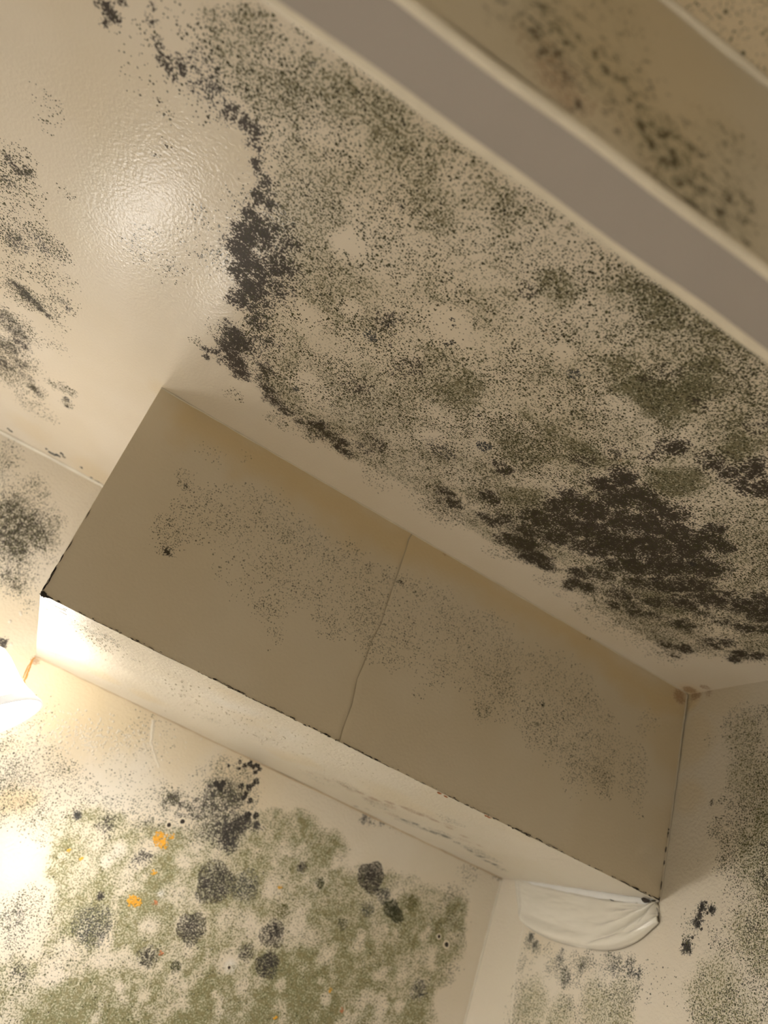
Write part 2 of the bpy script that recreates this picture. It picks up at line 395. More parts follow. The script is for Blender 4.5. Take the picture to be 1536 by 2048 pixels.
# ------------------------------------------------------------------ wall behind the lamp (far side of the beam)
wf_uv = uv_of(1, 0.0, 0, 2)
green_edge = [(-60, 1960), (0, 1905), (90, 1890), (130, 1800), (105, 1720), (105, 1640), (180, 1615), (300, 1640), (420, 1640), (560, 1615), (600, 1622), (650, 1650), (700, 1690), (690, 1740), (760, 1745), (830, 1755), (890, 1775), (930, 1800), (935, 1860), (905, 1930), (880, 1990), (860, 2080), (850, 2200), (-60, 2300)]
spec_wf = {
 'green': [('p', green_edge, 16, .58)]
   + B('150,1680,40,.66 230,1720,50,.7 320,1760,60,.72 280,1820,50,.7 600,1650,40,.7 660,1690,34,.72 560,1720,50,.66 640,1800,50,.66 700,1900,60,.8 600,1950,70,.86 700,1990,90,.95 560,2030,90,.95 400,2020,90,.95 250,2020,100,.9 120,2030,90,.9 180,1970,50,.75 820,1800,40,.85 850,1880,34,.75 760,1960,70,.86 200,1760,50,.6 400,1930,60,.66 480,1980,60,.85 840,2030,40,.7 420,1820,60,.6 310,1880,50,.62 880,1850,34,.75 900,1820,22,.75')
   + B('240,1705,22 215,1725,17 290,1752,10 320,1787,11 300,1850,26 240,1690,16 125,1712,12 240,1970,14 190,2030,20 290,1990,18 370,2010,20 450,1930,30 650,1995,17 640,1960,12 560,1970,18 545,1765,26 535,1780,20 760,2010,24 850,1873,17 860,1860,12 770,1860,12 790,1865,10 430,1990,12 100,1930,40 60,1880,40 500,1840,20 590,1860,26 620,1880,30 720,1870,16 130,1890,24 200,1910,26 740,1990,18 800,2010,16 210,1880,20 380,1900,20 300,1690,22', -.62),
 'specks': [('p', green_edge, 16, .10)]
   + B('20,1500,30,.75 60,1510,34,.8 30,1545,40,.75 90,1520,30,.7 120,1550,34,.72 150,1570,28,.75 60,1590,40,.6 20,1600,40,.65 190,1590,24,.75 215,1600,16,.7 110,1600,40,.55 80,1640,24,.6 85,1675,16,.7 60,1650,24,.5 150,1620,24,.75 230,1620,40,.4 260,1560,60,.10 300,1620,40,.6 340,1600,30,.7 320,1590,26,.6 330,1640,40,.6 400,1620,60,.7 440,1600,60,.7 470,1580,40,.7 290,1490,50,.12 70,1440,40,.15 30,1470,30,.35 '
       '30,1830,46,.6 70,1800,30,.5 20,1880,50,.5 40,1940,40,.5 185,1850,44,.6 110,1840,50,.35 100,1900,60,.35 800,1640,30,.2 935,1745,20,.6 945,1740,14,.7 750,1640,16,.35 905,1800,30,.7 890,1840,34,.7 910,1880,20,.7 905,1940,18,.5 900,1960,10,.5')
   + B('30,1690,50 60,1730,50 20,1740,50 90,1720,20', -.95)
   # left part above the beam underside
   + B('15,920,30,.6 10,960,30,.5 20,990,30,.6 70,970,22,.55 85,985,16,.5 20,1020,50,.9 60,1030,40,.85 90,1040,34,.7 30,1060,50,.9 70,1080,40,.9 100,1070,20,.6 20,1110,40,.8 50,1120,30,.6 20,1150,40,.7 40,1170,24,.6 60,1150,20,.4 110,1095,10,.4 55,1210,14,.3'),
 'smudge': B('20,1020,34,.6 50,1045,34,.66 20,1070,34,.66 70,1070,26,.6 30,1105,26,.62 15,1150,24,.4 35,1170,12,.6 5,1284,10,.95 '
       '445,1580,16,.7 425,1590,20,.66 455,1595,20,.72 420,1605,28,.62 445,1620,30,.6 470,1600,16,.7 400,1620,20,.5 440,1650,30,.62 455,1665,26,.72 475,1650,22,.72 460,1685,18,.72 430,1660,20,.66 490,1640,12,.8 510,1650,12,.7 345,1595,14,.66 335,1605,14,.5 370,1615,18,.5 390,1610,16,.5 340,1590,8,.8 300,1640,8,.5 215,1652,18,.55 155,1630,8,.85 290,1715,14,.6 275,1722,14,.5 '
       '430,1765,26,.42 490,1772,20,.34 383,1855,18,.45 185,1850,26,.36 742,1752,15,.6 767,1792,8,.4 788,1823,11,.6 545,1868,15,.5 535,1930,15,.5 490,1905,10,.4 297,1915,12,.4 40,1940,14,.5 202,1792,7,.7 30,1830,20,.4 730,1640,10,.6 765,1643,9,.5 995,1750,10,.6'),
 'slate': B('445,1620,90,.5 430,1765,60,.45 490,1772,40,.5 185,1850,50,.5 30,1560,90,.25 300,1640,60,.4 838,1980,40,.6 735,1818,30,.7 535,1930,30,.4 730,1640,40,.7 945,1740,30,.6 40,1830,60,.5'),
 'yellow': B('60,1360,90,.75 140,1400,110,.8 250,1440,90,.7 350,1480,70,.45 30,1250,80,.5 20,1480,40,.5 500,1540,80,.35 20,1595,30,.8 60,1600,24,.7'),
 'rust': B('72,1318,10,.9 310,1807,6,.85 70,1560,20,.35 45,1605,22,.45 230,1640,10,.2'),
 'bare': B('320,1787,8,.9 460,1936,12,.6 540,1926,3,1 240,1705,16,.3 215,1725,13,.3 30,1700,60,.35 240,1560,60,.25'),
}
def wf_mod(f, U, V):
    n1 = fbm(U, V, 30, 5, 18); n2 = fbm(U, V, 75, 3, 28)
    f['green'] *= .30 + .62 * sstep(n1, .30, .58) + .42 * sstep(n2, .32, .62)
    f['specks'] *= .5 + .8 * sstep(fbm(U, V, 30, 3, 14), .30, .68)
us = np.concatenate([np.linspace(XL, -1.2, 12)[:-1], np.linspace(-1.2, 0, 380)])
vs = np.concatenate([np.linspace(0, H - 1.25, 8)[:-1], np.linspace(H - 1.25, H - .78, 70)[:-1], np.linspace(H - .78, H, 230)])
wall_front = surface('wall_front', us, vs, lambda U, V: np.stack([U, np.zeros(U.shape), V], -1), M['wall'], wf_uv, spec_wf, 5.0, mod=wf_mod)
tag(wall_front, 'cream wall with the lamp and a wide green mould growth', kind='structure')

# ------------------------------------------------------------------ right-hand wall
wr_uv = uv_of(0, 0.0, 1, 2)
spec_wr = {
 'specks': B('1490,1450,40,.5 1520,1440,30,.5 1465,1460,24,.5 1500,1490,40,.6 1520,1520,40,.55 1480,1520,30,.45 1530,1570,40,.65 1490,1570,30,.55 1470,1600,30,.55 1500,1620,40,.7 1530,1640,40,.75 1460,1610,14,.8 1440,1605,8,.6 1470,1650,30,.7 1430,1660,22,.6 1450,1680,26,.6 1500,1680,40,.75 1530,1700,40,.8 1450,1720,26,.7 1435,1735,14,.5 1490,1730,30,.8 1530,1750,40,.85 1470,1760,26,.55 1450,1790,20,.5 1490,1790,40,.65 1530,1800,40,.7 1460,1830,30,.5 1500,1850,40,.75 1430,1880,26,.45 1460,1900,30,.5 1520,1900,40,.6 1500,1940,40,.55 1530,1980,40,.6 1420,1980,40,.5 1460,1990,40,.6 1400,2030,30,.5 1440,2030,40,.7 1500,2040,40,.7 '
       '1400,1860,40,.2 1420,1480,14,.1 1395,1720,6,.4 1330,1550,8,.3')
   + B('1500,1655,18 1490,1765,16 1500,1780,14 1480,1720,9', -.85)
   + B('1060,1880,16,.85 1075,1895,14,.75 1095,1900,16,.7 1120,1920,18,.8 1100,1925,20,.7 1045,1925,18,.5 1060,1930,14,.4 1145,1915,14,.6 1160,1930,20,.75 1180,1920,20,.75 1200,1930,16,.7 1220,1925,20,.8 1240,1930,20,.85 1265,1935,20,.85 1280,1945,14,.8 1130,1950,22,.8 1115,1940,14,.7 1155,1955,20,.7 1280,1965,14,.8 1275,1985,14,.7 1200,1965,18,.5 1250,1970,16,.5 1230,1990,30,.55 1180,1985,26,.55 1050,1975,26,.4 1030,1980,16,.5 1080,1990,20,.4 1200,2010,40,.6 1250,2010,30,.55 1130,2015,26,.6 1060,2020,34,.55 1030,2030,30,.5 1170,2040,30,.5 1240,2040,30,.5 1110,2045,20,.5 1295,2000,14,.3 1310,1930,20,.18 1340,1980,40,.08 1320,1960,30,.1 1295,1920,6,.5 '
       '1405,1820,14,.8 1422,1818,12,.85 1395,1838,14,.8 1385,1850,12,.6 1400,1850,12,.7 1395,1870,10,.6 1375,1880,14,.8 1372,1898,12,.9 1385,1890,10,.6 1415,1800,8,.6'),
 'green': B('1200,2010,60,.48 1060,2020,60,.46 1250,1990,40,.42 1240,2050,50,.5 1500,1690,60,.5 1530,1640,50,.55 1500,1850,60,.46 1530,1750,50,.5 1440,2000,80,.5 1500,2030,60,.45 1500,1560,60,.42 1120,2040,50,.45 1490,1480,50,.36 1535,1900,50,.5')
   + B('1150,1990,16 1280,2030,20', -.6),
 'smudge': B('1405,1815,9,.95 1400,1835,8,.9 1395,1852,7,.9 1423,1820,9,.8 1375,1893,11,.95 1368,1902,6,.8 1390,1845,6,.9 1380,1905,5,.7 1405,1842,5,.8 '
       '1062,1875,8,.8 1070,1890,10,.66 1120,1915,14,.5 1165,1930,12,.5 1235,1930,16,.5 1260,1937,14,.55 1275,1945,12,.55 1130,1948,14,.5 1500,1845,16,.35 1530,1750,20,.4 1530,1690,16,.45 1423,1606,5,.8'),
 'slate': B('1060,1890,40,.9 1120,1930,60,.9 1200,1940,60,.9 1270,1950,40,.9 1240,1935,40,.8 1180,2010,60,.6 1400,1850,60,.35 1380,1890,30,.4 1130,2015,30,.7'),
 'yellow': B('1390,1480,60,.5 1370,1600,40,.4 1385,1400,26,.9 1450,1400,60,.3 1100,1850,60,.2'),
 'rust': B('1395,1388,16,.8 1420,1384,12,.6'),
}
def wr_mod(f, U, V):
    f['specks'] *= .45 + .85 * sstep(fbm(U, V, 34, 3, 44), .30, .66)
us = np.concatenate([np.linspace(YR, -.66, 12)[:-1], np.linspace(-.66, 0, 210)])
vs = np.concatenate([np.linspace(0, H - .9, 8)[:-1], np.linspace(H - .9, H - .62, 40)[:-1], np.linspace(H - .62, H, 200)])
wall_right = surface('wall_right', us, vs, lambda U, V: np.stack([np.zeros(U.shape), U, V], -1), M['wall'], wr_uv, spec_wr, 9.0, mod=wr_mod, flip=True)
tag(wall_right, 'cream wall closing the beam, speckled grey with mould', kind='structure')

# walls, floor out of frame: they close the room and send the lamp light back
wall_left = obj('wall_left', [(XL, YR, 0), (XL, 0, 0), (XL, 0, H), (XL, YR, H)], [(0, 1, 2, 3)], M['cream']); tag(wall_left, 'plain cream side wall', kind='structure')
wall_rear = obj('wall_rear', [(XL, YR, 0), (0, YR, 0), (0, YR, H), (XL, YR, H)], [(3, 2, 1, 0)], M['cream']); tag(wall_rear, 'plain cream rear wall', kind='structure')
floor = obj('floor', [(XL, YR, 0), (0, YR, 0), (0, 0, 0), (XL, 0, 0)], [(0, 1, 2, 3)], M['floor']); tag(floor, 'pale vinyl floor', kind='structure')

# ------------------------------------------------------------------ boxed beam
cA = onplane(323, 775, 2, H); cD = onplane(1375, 1387, 2, H)
cB = onplane(80, 1187, 2, ZB); cE = onplane(1320, 1802, 0, 0.0)
cF = np.array([0, 0, ZB - .001]); cC = onplane(72, 1312, 1, 0.0)
cG = np.array([cA[0] + .004, 0, H])
def bil(a, b, c, d):
    a, b, c, d = map(np.asarray, (a, b, c, d))
    def f(U, V):
        u = U[..., None]; v = V[..., None]
        return a * (1 - u) * (1 - v) + b * u * (1 - v) + c * u * v + d * (1 - u) * v
    return f
beam = link(bpy.data.objects.new('boxed_beam', None)); beam.location = (cB[0], 0, ZB)
tag(beam, 'long boxed-in beam hanging below the ceiling, its broad face in shadow', 'beam', kind='structure')
beam_inv = Vector(beam.location)
def to_beam(o):
    o.parent = beam; o.matrix_parent_inverse = Matrix.Translation(-beam_inv)
    return o
face_uv = uv_of(1, YB, 0, 2)
band = [(430, 985), (520, 1005), (610, 1050), (700, 1110), (790, 1165), (870, 1195), (960, 1235), (1010, 1220), (1020, 1260), (1110, 1310), (1190, 1370), (1230, 1440), (1290, 1530), (1280, 1620), (1220, 1590), (1130, 1560), (1100, 1500), (1020, 1440), (960, 1400), (850, 1345), (760, 1310), (700, 1280), (610, 1225), (560, 1290), (520, 1260), (480, 1190), (430, 1110), (390, 1060), (340, 1080), (300, 1070), (330, 1000), (350, 950)]
spec_face = {
 'specks': [('p', band, 16, .34)]
   + B('368,970,18,.75 375,960,14,.6 360,950,14,.5 340,1060,30,.7 325,1040,20,.55 315,1060,16,.6 330,1090,22,.85 335,1105,12,.9 345,1080,22,.6 390,1045,30,.35 420,1020,30,.3 405,1060,30,.35 460,1000,30,.35 485,920,14,.35 430,920,20,.15 400,900,14,.15 560,1070,34,.5 600,1090,24,.45 540,1020,40,.42 590,1060,24,.5 530,1230,26,.55 545,1265,20,.6 555,1280,12,.5 515,1195,20,.4 535,1310,10,.4 440,1140,26,.35 470,1180,24,.35 '
       '735,1137,14,.7 650,1110,30,.4 700,1100,24,.4 770,1150,16,.6 800,1165,12,.8 830,1180,20,.6 720,1210,40,.5 660,1250,30,.6 640,1235,20,.6 760,1240,40,.45 740,1290,30,.5 780,1320,24,.5 840,1230,40,.4 900,1250,50,.35 860,1350,26,.5 820,1335,20,.45 830,1390,22,.2 985,1240,20,.5 1000,1235,10,.6 960,1300,60,.42 1000,1350,50,.55 960,1415,24,.7 965,1420,14,.6 1100,1360,40,.5 1060,1400,50,.5 1100,1450,40,.6 1140,1420,40,.55 1180,1420,30,.45 1190,1480,30,.5 1130,1500,40,.6 1170,1530,40,.6 1200,1560,30,.75 1205,1580,18,.8 1150,1560,30,.55 1260,1590,18,.6 1270,1600,14,.5 1250,1570,24,.5 1300,1440,20,.35 1285,1460,14,.4 1220,1480,40,.35')
   + B('1060,1340,20 1010,1400,14 880,1300,20 1130,1480,16 680,1160,26', -.6),
 'smudge': B('330,1100,9,.5 334,1107,6,.8 372,975,10,.3 735,1137,8,.4 798,1165,5,.7 1085,1409,4,.9 1180,1275,3,.8'),
 'green': [('p', band, 20, .22)] + B('1200,1550,40,.42 1150,1500,40,.38 960,1415,26,.4 1000,1340,70,.34 560,1070,30,.34 720,1230,60,.3 1080,1400,60,.34', 1),
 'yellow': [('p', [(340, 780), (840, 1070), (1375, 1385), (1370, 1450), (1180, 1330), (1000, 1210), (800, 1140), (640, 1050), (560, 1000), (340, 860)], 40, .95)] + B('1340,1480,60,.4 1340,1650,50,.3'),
 'rust': B('890,1108,8,.6 905,1112,6,.5 1364,1394,16,.85 700,1210,50,.10 930,1240,50,.22'),
}
def face_mod(f, U, V):
    f['specks'] *= .30 + .62 * sstep(fbm(U, V, 40, 3, 64), .30, .66)
    f['green'] *= .6
# two boards with a joint between them
seam_px = [(836, 1072), (828, 1085), (822, 1105), (812, 1130), (803, 1155), (795, 1175), (785, 1200), (776, 1225), (768, 1250), (756, 1270), (745, 1290), (738, 1310), (730, 1330), (716, 1360), (710, 1385), (704, 1410), (694, 1435), (684, 1458), (679, 1478)]
sp = [onplane(x, y, 1, YB) for x, y in seam_px]
sv = np.array([(H - q[2]) / .3 for q in sp]); sv[0] = 0; sv[-1] = 1
su = np.array([(q[0] - cB[0]) / (0 - cB[0]) for q in sp])
front = bil(cA, cD, cE, cB)
def board(name, side):
    def place(U, V):
        s = np.interp(V, sv, su)
        g = .0006 / .89
        u = U * (s - g) if side == 0 else s + g + U * (1 - s - g)
        P = front(u, V)
        e = np.abs(u - s) * .89
        P[..., 1] += .0012 * sstep(e, .004, 0) + 0.0         # edges dip into the joint
        return P
    us = np.linspace(0, 1, 140 if side == 0 else 110); vs = np.linspace(0, 1, 85)
    # field coordinates: real x, z
    U, V = np.meshgrid(us, vs, indexing='ij'); P = place(U, V)
    nu, nv = U.shape
    return P, name
def sheet(name, P, m, to_uv, spec, seed, iu, iv, parent, mod=None, flip=False):
    """like surface(), for points already placed; mould coordinates are two of the world axes"""
    nu, nv = P.shape[:2]
    i, j = np.meshgrid(np.arange(nu - 1), np.arange(nv - 1), indexing='ij')
    a = (i * nv + j).ravel(); F = np.stack([a, a + nv, a + nv + 1, a + 1], 1)
    if flip: F = F[:, ::-1]
    me = bpy.data.meshes.new(name)
    Q = P.reshape(-1, 3)
    me.vertices.add(len(Q)); me.vertices.foreach_set('co', Q.ravel().astype(np.float32))
    me.loops.add(F.size); me.loops.foreach_set('vertex_index', F.ravel().astype(np.int32))
    me.polygons.add(len(F)); me.polygons.foreach_set('loop_start', np.arange(0, F.size, 4, dtype=np.int32))
    me.update(calc_edges=True)
    U = P[..., iu]; V = P[..., iv]
    lay = me.uv_layers.new(name='metres')
    lay.data.foreach_set('uv', (np.stack([U.ravel(), V.ravel()], 1)[F.ravel()] + 3.0).ravel().astype(np.float32))
    f = fields(U, V, to_uv, spec, seed) if spec else {}
    if mod: mod(f, U, V)
    f['cloud'] = sstep(fbm(U, V, 9, 3, 70), .3, .7)
    z = np.zeros(U.shape)
    for an, chs in (('mould', ('smudge', 'green', 'specks', 'slate')), ('stain', ('yellow', 'rust', 'bare', 'cloud'))):
        A = me.attributes.new(an, 'FLOAT_COLOR', 'POINT')
        A.data.foreach_set('color', np.stack([np.clip(f.get(c, z), 0, 1) for c in chs], -1).ravel().astype(np.float32))
    me.materials.append(m)
    return link(bpy.data.objects.new(name, me), parent)
for s in (0, 1):
    P, _ = board('front_board', s)
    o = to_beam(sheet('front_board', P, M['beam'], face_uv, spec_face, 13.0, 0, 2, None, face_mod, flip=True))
    o['label'] = ('left' if s == 0 else 'right') + ' board of the shaded beam face, dotted with mould'
# dark filler seen in the joint
V_ = []; F_ = []
for k, q in enumerate(sp):
    b = front(np.array(su[k]), np.array(sv[k]))
    w = .0007 * (1 + .5 * math.sin(k * 2.3))
    V_ += [b + (-w, .0010, 0), b + (w, .0010, 0)]
    if k: F_.append((2 * k - 2, 2 * k - 1, 2 * k + 1, 2 * k))
o = to_beam(obj('joint_filler', V_, F_, M['seam'])); o['label'] = 'crooked crack between the two boards'
# underside
und_uv = uv_of(2, ZB, 0, 1)
spec_und = {
 'specks': B('185,1265,24,.55 215,1275,22,.5 235,1290,16,.5 160,1250,14,.4 270,1320,10,.3 880,1665,30,.4 950,1700,30,.5 900,1640,30,.35 820,1645,30,.4 980,1715,20,.6 760,1610,34,.35 700,1575,30,.3 640,1560,30,.15 1000,1735,14,.5 420,1440,30,.15'),
 'smudge': B('810,1640,8,.6 830,1647,8,.6 870,1665,12,.6 890,1672,12,.66 850,1658,10,.5 940,1700,8,.6 960,1712,10,.66 975,1722,8,.66 990,1728,8,.6 710,1612,8,.4 735,1618,6,.5 915,1685,8,.5'),
 'slate': B('850,1655,60,.8 960,1710,60,.8 760,1640,60,.8'),
 'rust': B('620,1545,10,.5 655,1560,10,.6 690,1572,12,.7 720,1585,14,.75 750,1598,14,.8 780,1606,14,.8 810,1616,14,.8 840,1628,14,.8 870,1640,14,.75 900,1655,12,.7 930,1672,12,.65 960,1690,10,.6 700,1580,16,.5 740,1600,20,.55 780,1612,20,.55 820,1620,22,.6 850,1630,20,.55 680,1565,14,.45 900,1650,18,.5 640,1550,16,.3 790,1630,20,.5 930,1680,20,.45 1000,1715,14,.3 370,1405,12,.35 360,1410,10,.3 450,1395,8,.35 380,1410,14,.3 470,1405,16,.25 250,1390,8,.2', 1),
 'yellow': B('100,1300,30,.4 200,1350,40,.5 300,1400,40,.4 500,1440,60,.3 600,1520,60,.35 800,1600,80,.3 450,1390,40,.4'),
 'bare': B('100,1210,20,.8 120,1225,20,.7 95,1240,18,.7 150,1240,16,.6 90,1265,12,.6 450,1400,60,.3 550,1460,50,.3'),
}
u_, v_ = np.meshgrid(np.linspace(0, 1, 240), np.linspace(0, 1, 90), indexing='ij')
P = bil(cB, cE, cF, cC)(u_, v_)
P[..., 2] += (fbm(P[..., 0], P[..., 1], 22, 3, 3) - .5) * .0022
o = to_beam(sheet('underside_board', P, M['wall'], und_uv, spec_und, 17.0, 0, 1, None))
o['label'] = 'bright narrow underside with rusty scuffs'
# free end, turned away from the camera
u_, v_ = np.meshgrid(np.linspace(0, 1, 20), np.linspace(0, 1, 20), indexing='ij')
P = bil(cG, cA, cB, cC)(u_, v_)
to_beam(sheet('end_board', P, M['beam'], uv_of(0, -.89, 1, 2), None, 0.0, 1, 2, None))

# caulk along the joints
def trim(name, a, b, r, m, label, n=60, wob=.0006):
    a = np.array(a); b = np.array(b); pts = []
    for k in range(n):
        t = k / (n - 1); q = a * (1 - t) + b * t
        pts.append(q + rng.normal(0, wob, 3))
    o = tube(name, pts, r, m, None, 8, [r * (1 + .25 * math.sin(k * 1.7) * rng.random()) for k in range(n)])
    return tag(o, label, kind='structure')
trim('trim_1', (XL + .01, -.0012, H - .0012), (cG[0], -.0012, H - .0012), .0032, M['caulk'], 'thin pale caulk line where ceiling meets lamp wall')
trim('trim_2', cA + (0, -.0006, -.0006), cD + (0, -.0006, -.0006), .0010, M['joint'], 'thin painted joint where beam meets ceiling', 60, .0002)
trim('trim_3', cD + (-.0008, -.0008, 0), cE + (-.0008, -.0008, 0), .0010, M['joint'], 'thin painted joint where beam face meets right wall', 60, .0002)
trim('trim_4', cC + (0, -.0008, -.0008), cF + (0, -.0008, -.0008), .0014, M['stained'], 'thin stained joint under the beam along lamp wall', 60, .0003)
trim('trim_5', (-.0012, -.0012, ZB - .002), (-.0012, -.0012, H - .8), .0013, M['caulk'], 'pale caulk in the upright corner below the beam', 60, .0002)

# ------------------------------------------------------------------ ribbons, chips, cracks
def ribbon(name, pts, widths, nrm, m, parent=None, lift=.0006, thick=.0004):
    """a low raised strip along a polyline lying on a surface with normal nrm"""
    nrm = Vector(nrm); V = []; F = []
    P = [Vector(p) for p in pts]
    for i, p in enumerate(P):
        t = (P[min(i + 1, len(P) - 1)] - P[max(i - 1, 0)]).normalized(); s = t.cross(nrm).normalized() * widths[i] / 2
        V += [p - s, p + nrm * (lift + thick), p + s]
        if i:
            a = 3 * (i - 1); b = 3 * i
            F += [(a, a + 1, b + 1, b), (a + 1, a + 2, b + 2, b + 1)]
    return obj(name, V, F, m, parent)
def jig(pts, n, amp):
    """resample a pixel polyline with jitter"""
    out = []
    for k in range(n):
        t = k / (n - 1) * (len(pts) - 1); i = min(int(t), len(pts) - 2); f = t - i
        out.append((pts[i][0] * (1 - f) + pts[i + 1][0] * f + random.uniform(-amp, amp), pts[i][1] * (1 - f) + pts[i + 1][1] * f + random.uniform(-amp, amp)))
    return out
def wpts(px, ax, val): return [onplane(x, y, ax, val) for x, y in px]
NW, NR, NC, NU, NF = (0, -1, 0), (-1, 0, 0), (0, 0, -1), (0, 0, -1), (0, -1, 0)

# rusty crack on the lamp wall beside the end of the beam
q = jig([(75, 1313), (66, 1318), (60, 1335), (55, 1345), (49, 1362), (49, 1372)], 16, .8)
ribbon('rust_crack', wpts(q, 1, 0.0), [random.uniform(.0015, .004) for _ in q], NW, M['rustcrack'], wall_front)['label'] = 'orange rusty crack running down from beam corner'
q = jig([(64, 1320), (57, 1332), (50, 1345), (46, 1356)], 10, .6)
ribbon('rust_crack', wpts(q, 1, 0.0), [random.uniform(.001, .0022) for _ in q], NW, M['rustcrack'], wall_front)
# wandering ridge of thick paint
q = jig([(308, 1440), (305, 1462), (302, 1485), (310, 1510), (318, 1535)], 18, 1.0)
ribbon('paint_ridge', wpts(q, 1, 0.0), [random.uniform(.004, .007) for _ in q], NW, M['blister'], wall_front, .0004)['label'] = 'raised wavy ridge of paint'
q = jig([(1048, 1848), (1036, 1900), (1029, 1960), (1022, 2048)], 20, .6)
ribbon('paint_ridge', wpts(q, 0, 0.0), [.003] * 20, NR, M['blister'], wall_right, .0003)
q = jig([(185, 1362), (210, 1373), (233, 1385)], 9, .5)
ribbon('paint_ridge', wpts(q, 1, 0.0), [.003] * 9, NW, M['caulk'], wall_front, .0012)

# dark chips and cracks along the lower edge of the beam
V_ = []; F_ = []
def chip(c, t, s, l, w, n):
    """irregular low flake"""
    k = len(V_); m_ = 7
    for a in range(m_):
        w_ = 2 * math.pi * a / m_
        V_.append(c + t * (l * math.cos(w_) * random.uniform(.6, 1.1)) + s * (w * math.sin(w_) * random.uniform(.6, 1.2)))
    V_.append(c + n * .0009)
    for a in range(m_): F_.append((k + a, k + (a + 1) % m_, k + m_))
et = Vector(cE - cB).normalized(); up = Vector((0, 0, 1)); fn = Vector((0, -1, 0))
runs = [(0, .03, 14, 1.3), (.05, .14, 26, .7), (.14, .24, 16, .6), (.24, .30, 26, .9), (.30, .37, 30, .8), (.37, .50, 46, 1.0), (.50, .60, 16, .7), (.60, .72, 24, .8), (.72, .80, 26, 1.0), (.80, .92, 18, .8), (.92, 1.0, 30, 1.2)]
for a, b, n, s in runs:
    for k in range(n):
        t = random.uniform(a, b); c = Vector(cB * (1 - t) + cE * t) + up * random.uniform(-.0006, .0016) + fn * .0004
        chip(c, et, up, random.uniform(.001, .005) * s, random.uniform(.0002, .00065) * s, fn)
# corner chip and the upright edge of the free end
for k in range(14):
    t = random.random(); c = Vector(cB) + et * (.001 + .006 * t) + up * random.uniform(0, .004) * (1 - t) + fn * .0005
    chip(c, et, up, random.uniform(.0012, .003), random.uniform(.0012, .003), fn)
for k in range(26):
    t = .02 + random.random() ** 1.5 * .34; c = Vector(cB * (1 - t) + cA * t) + fn * .0005 + Vector((random.uniform(0, .002), 0, 0))
    chip(c, up, et, random.uniform(.003, .007), random.uniform(.0002, .0005), fn)
for k in range(8):                                        # foot of the joint with the right wall
    t = random.random() * .35; c = Vector(cE * (1 - t) + cD * t) + Vector((-.0022, -.001, 0))
    chip(c, up, et, random.uniform(.002, .006), random.uniform(.0005, .0014), fn)
o = to_beam(obj('chipped_edge', V_, F_, M['dark'])); o['kind'] = 'stuff'; o['label'] = 'dark ragged chips along the lower edge'
# brush-like cracks at the left end of the underside
for k, (x, y, l) in enumerate([(82, 1213, 14), (80, 1216, 9), (81, 1222, 8), (80, 1228, 9), (80, 1235, 9), (79, 1241, 8), (78, 1247, 8), (79, 1257, 13), (95, 1205, 18), (110, 1212, 22), (118, 1222, 16), (106, 1270, 18), (92, 1200, 10), (126, 1216, 8)]):
    q = jig([(x, y), (x + l, y + l * .45)], 5, .5)
    to_beam(ribbon('paint_crack', wpts(q, 2, ZB), [.0001, .0004, .0006, .0004, .0001], NU, M['seam'], None, .0002, .0001))

# small rusty flakes on the edge
for x, y in ((712, 1495), (975, 1633), (884, 1588)):
    c = onplane(x, y, 1, YB - .001); V_ = []; F_ = []
    for k in range(5): chip(Vector(c) + et * random.uniform(-.006, .006) + up * random.uniform(-.001, .002), et, up, random.uniform(.002, .004), random.uniform(.001, .002), fn)
    to_beam(obj('rust_flake', V_, F_, M['colony_red']))

# ------------------------------------------------------------------ mould colonies as raised grains
def colony(name, x, y, r, ax, val, nrm, m, parent, dens=1.0, gr=(.0004, .0009), soft=.5, label=None, stretch=1.0):
    c = Vector(onplane(x, y, ax, val)); dep = float(CR[2] @ (np.array(c) - CC)); R = r * dep / CF * 1.1
    n_ = Vector(nrm); a = n_.orthogonal().normalized(); b = n_.cross(a)
    cnt = int(dens * (R / .0011) ** 2 * 2.4 * (.0009 / (sum(gr) / 2)) ** 2); cnt = max(8, min(cnt, 3200))
    V = []; F = []
    ph = random.random() * 6
    for k in range(cnt):
        w = random.random() * 2 * math.pi
        lim = R * (1 + .10 * math.sin(3 * w + ph) + .06 * math.sin(5 * w + 2 * ph))
        rr = lim * math.sqrt(random.random())
        if random.random() < soft * (rr / lim) ** 3: continue
        p = c + a * (rr * math.cos(w)) + b * (rr * math.sin(w) * stretch)
        s = random.uniform(*gr); i = len(V); tw = random.random() * 2
        for q_ in range(5):
            e = tw + q_ * 1.2566
            V.append(p + (a * math.cos(e) + b * math.sin(e)) * s * random.uniform(.75, 1.2))
        V.append(p + n_ * s * .7)
        for q_ in range(5): F.append((i + q_, i + (q_ + 1) % 5, i + 5))
    o = obj(name, V, F, m, parent)
    if label: o['label'] = label
    return o
D_, S_, G_, O_ = 'colony_dark', 'colony_slate', 'colony_green', 'colony_olive'
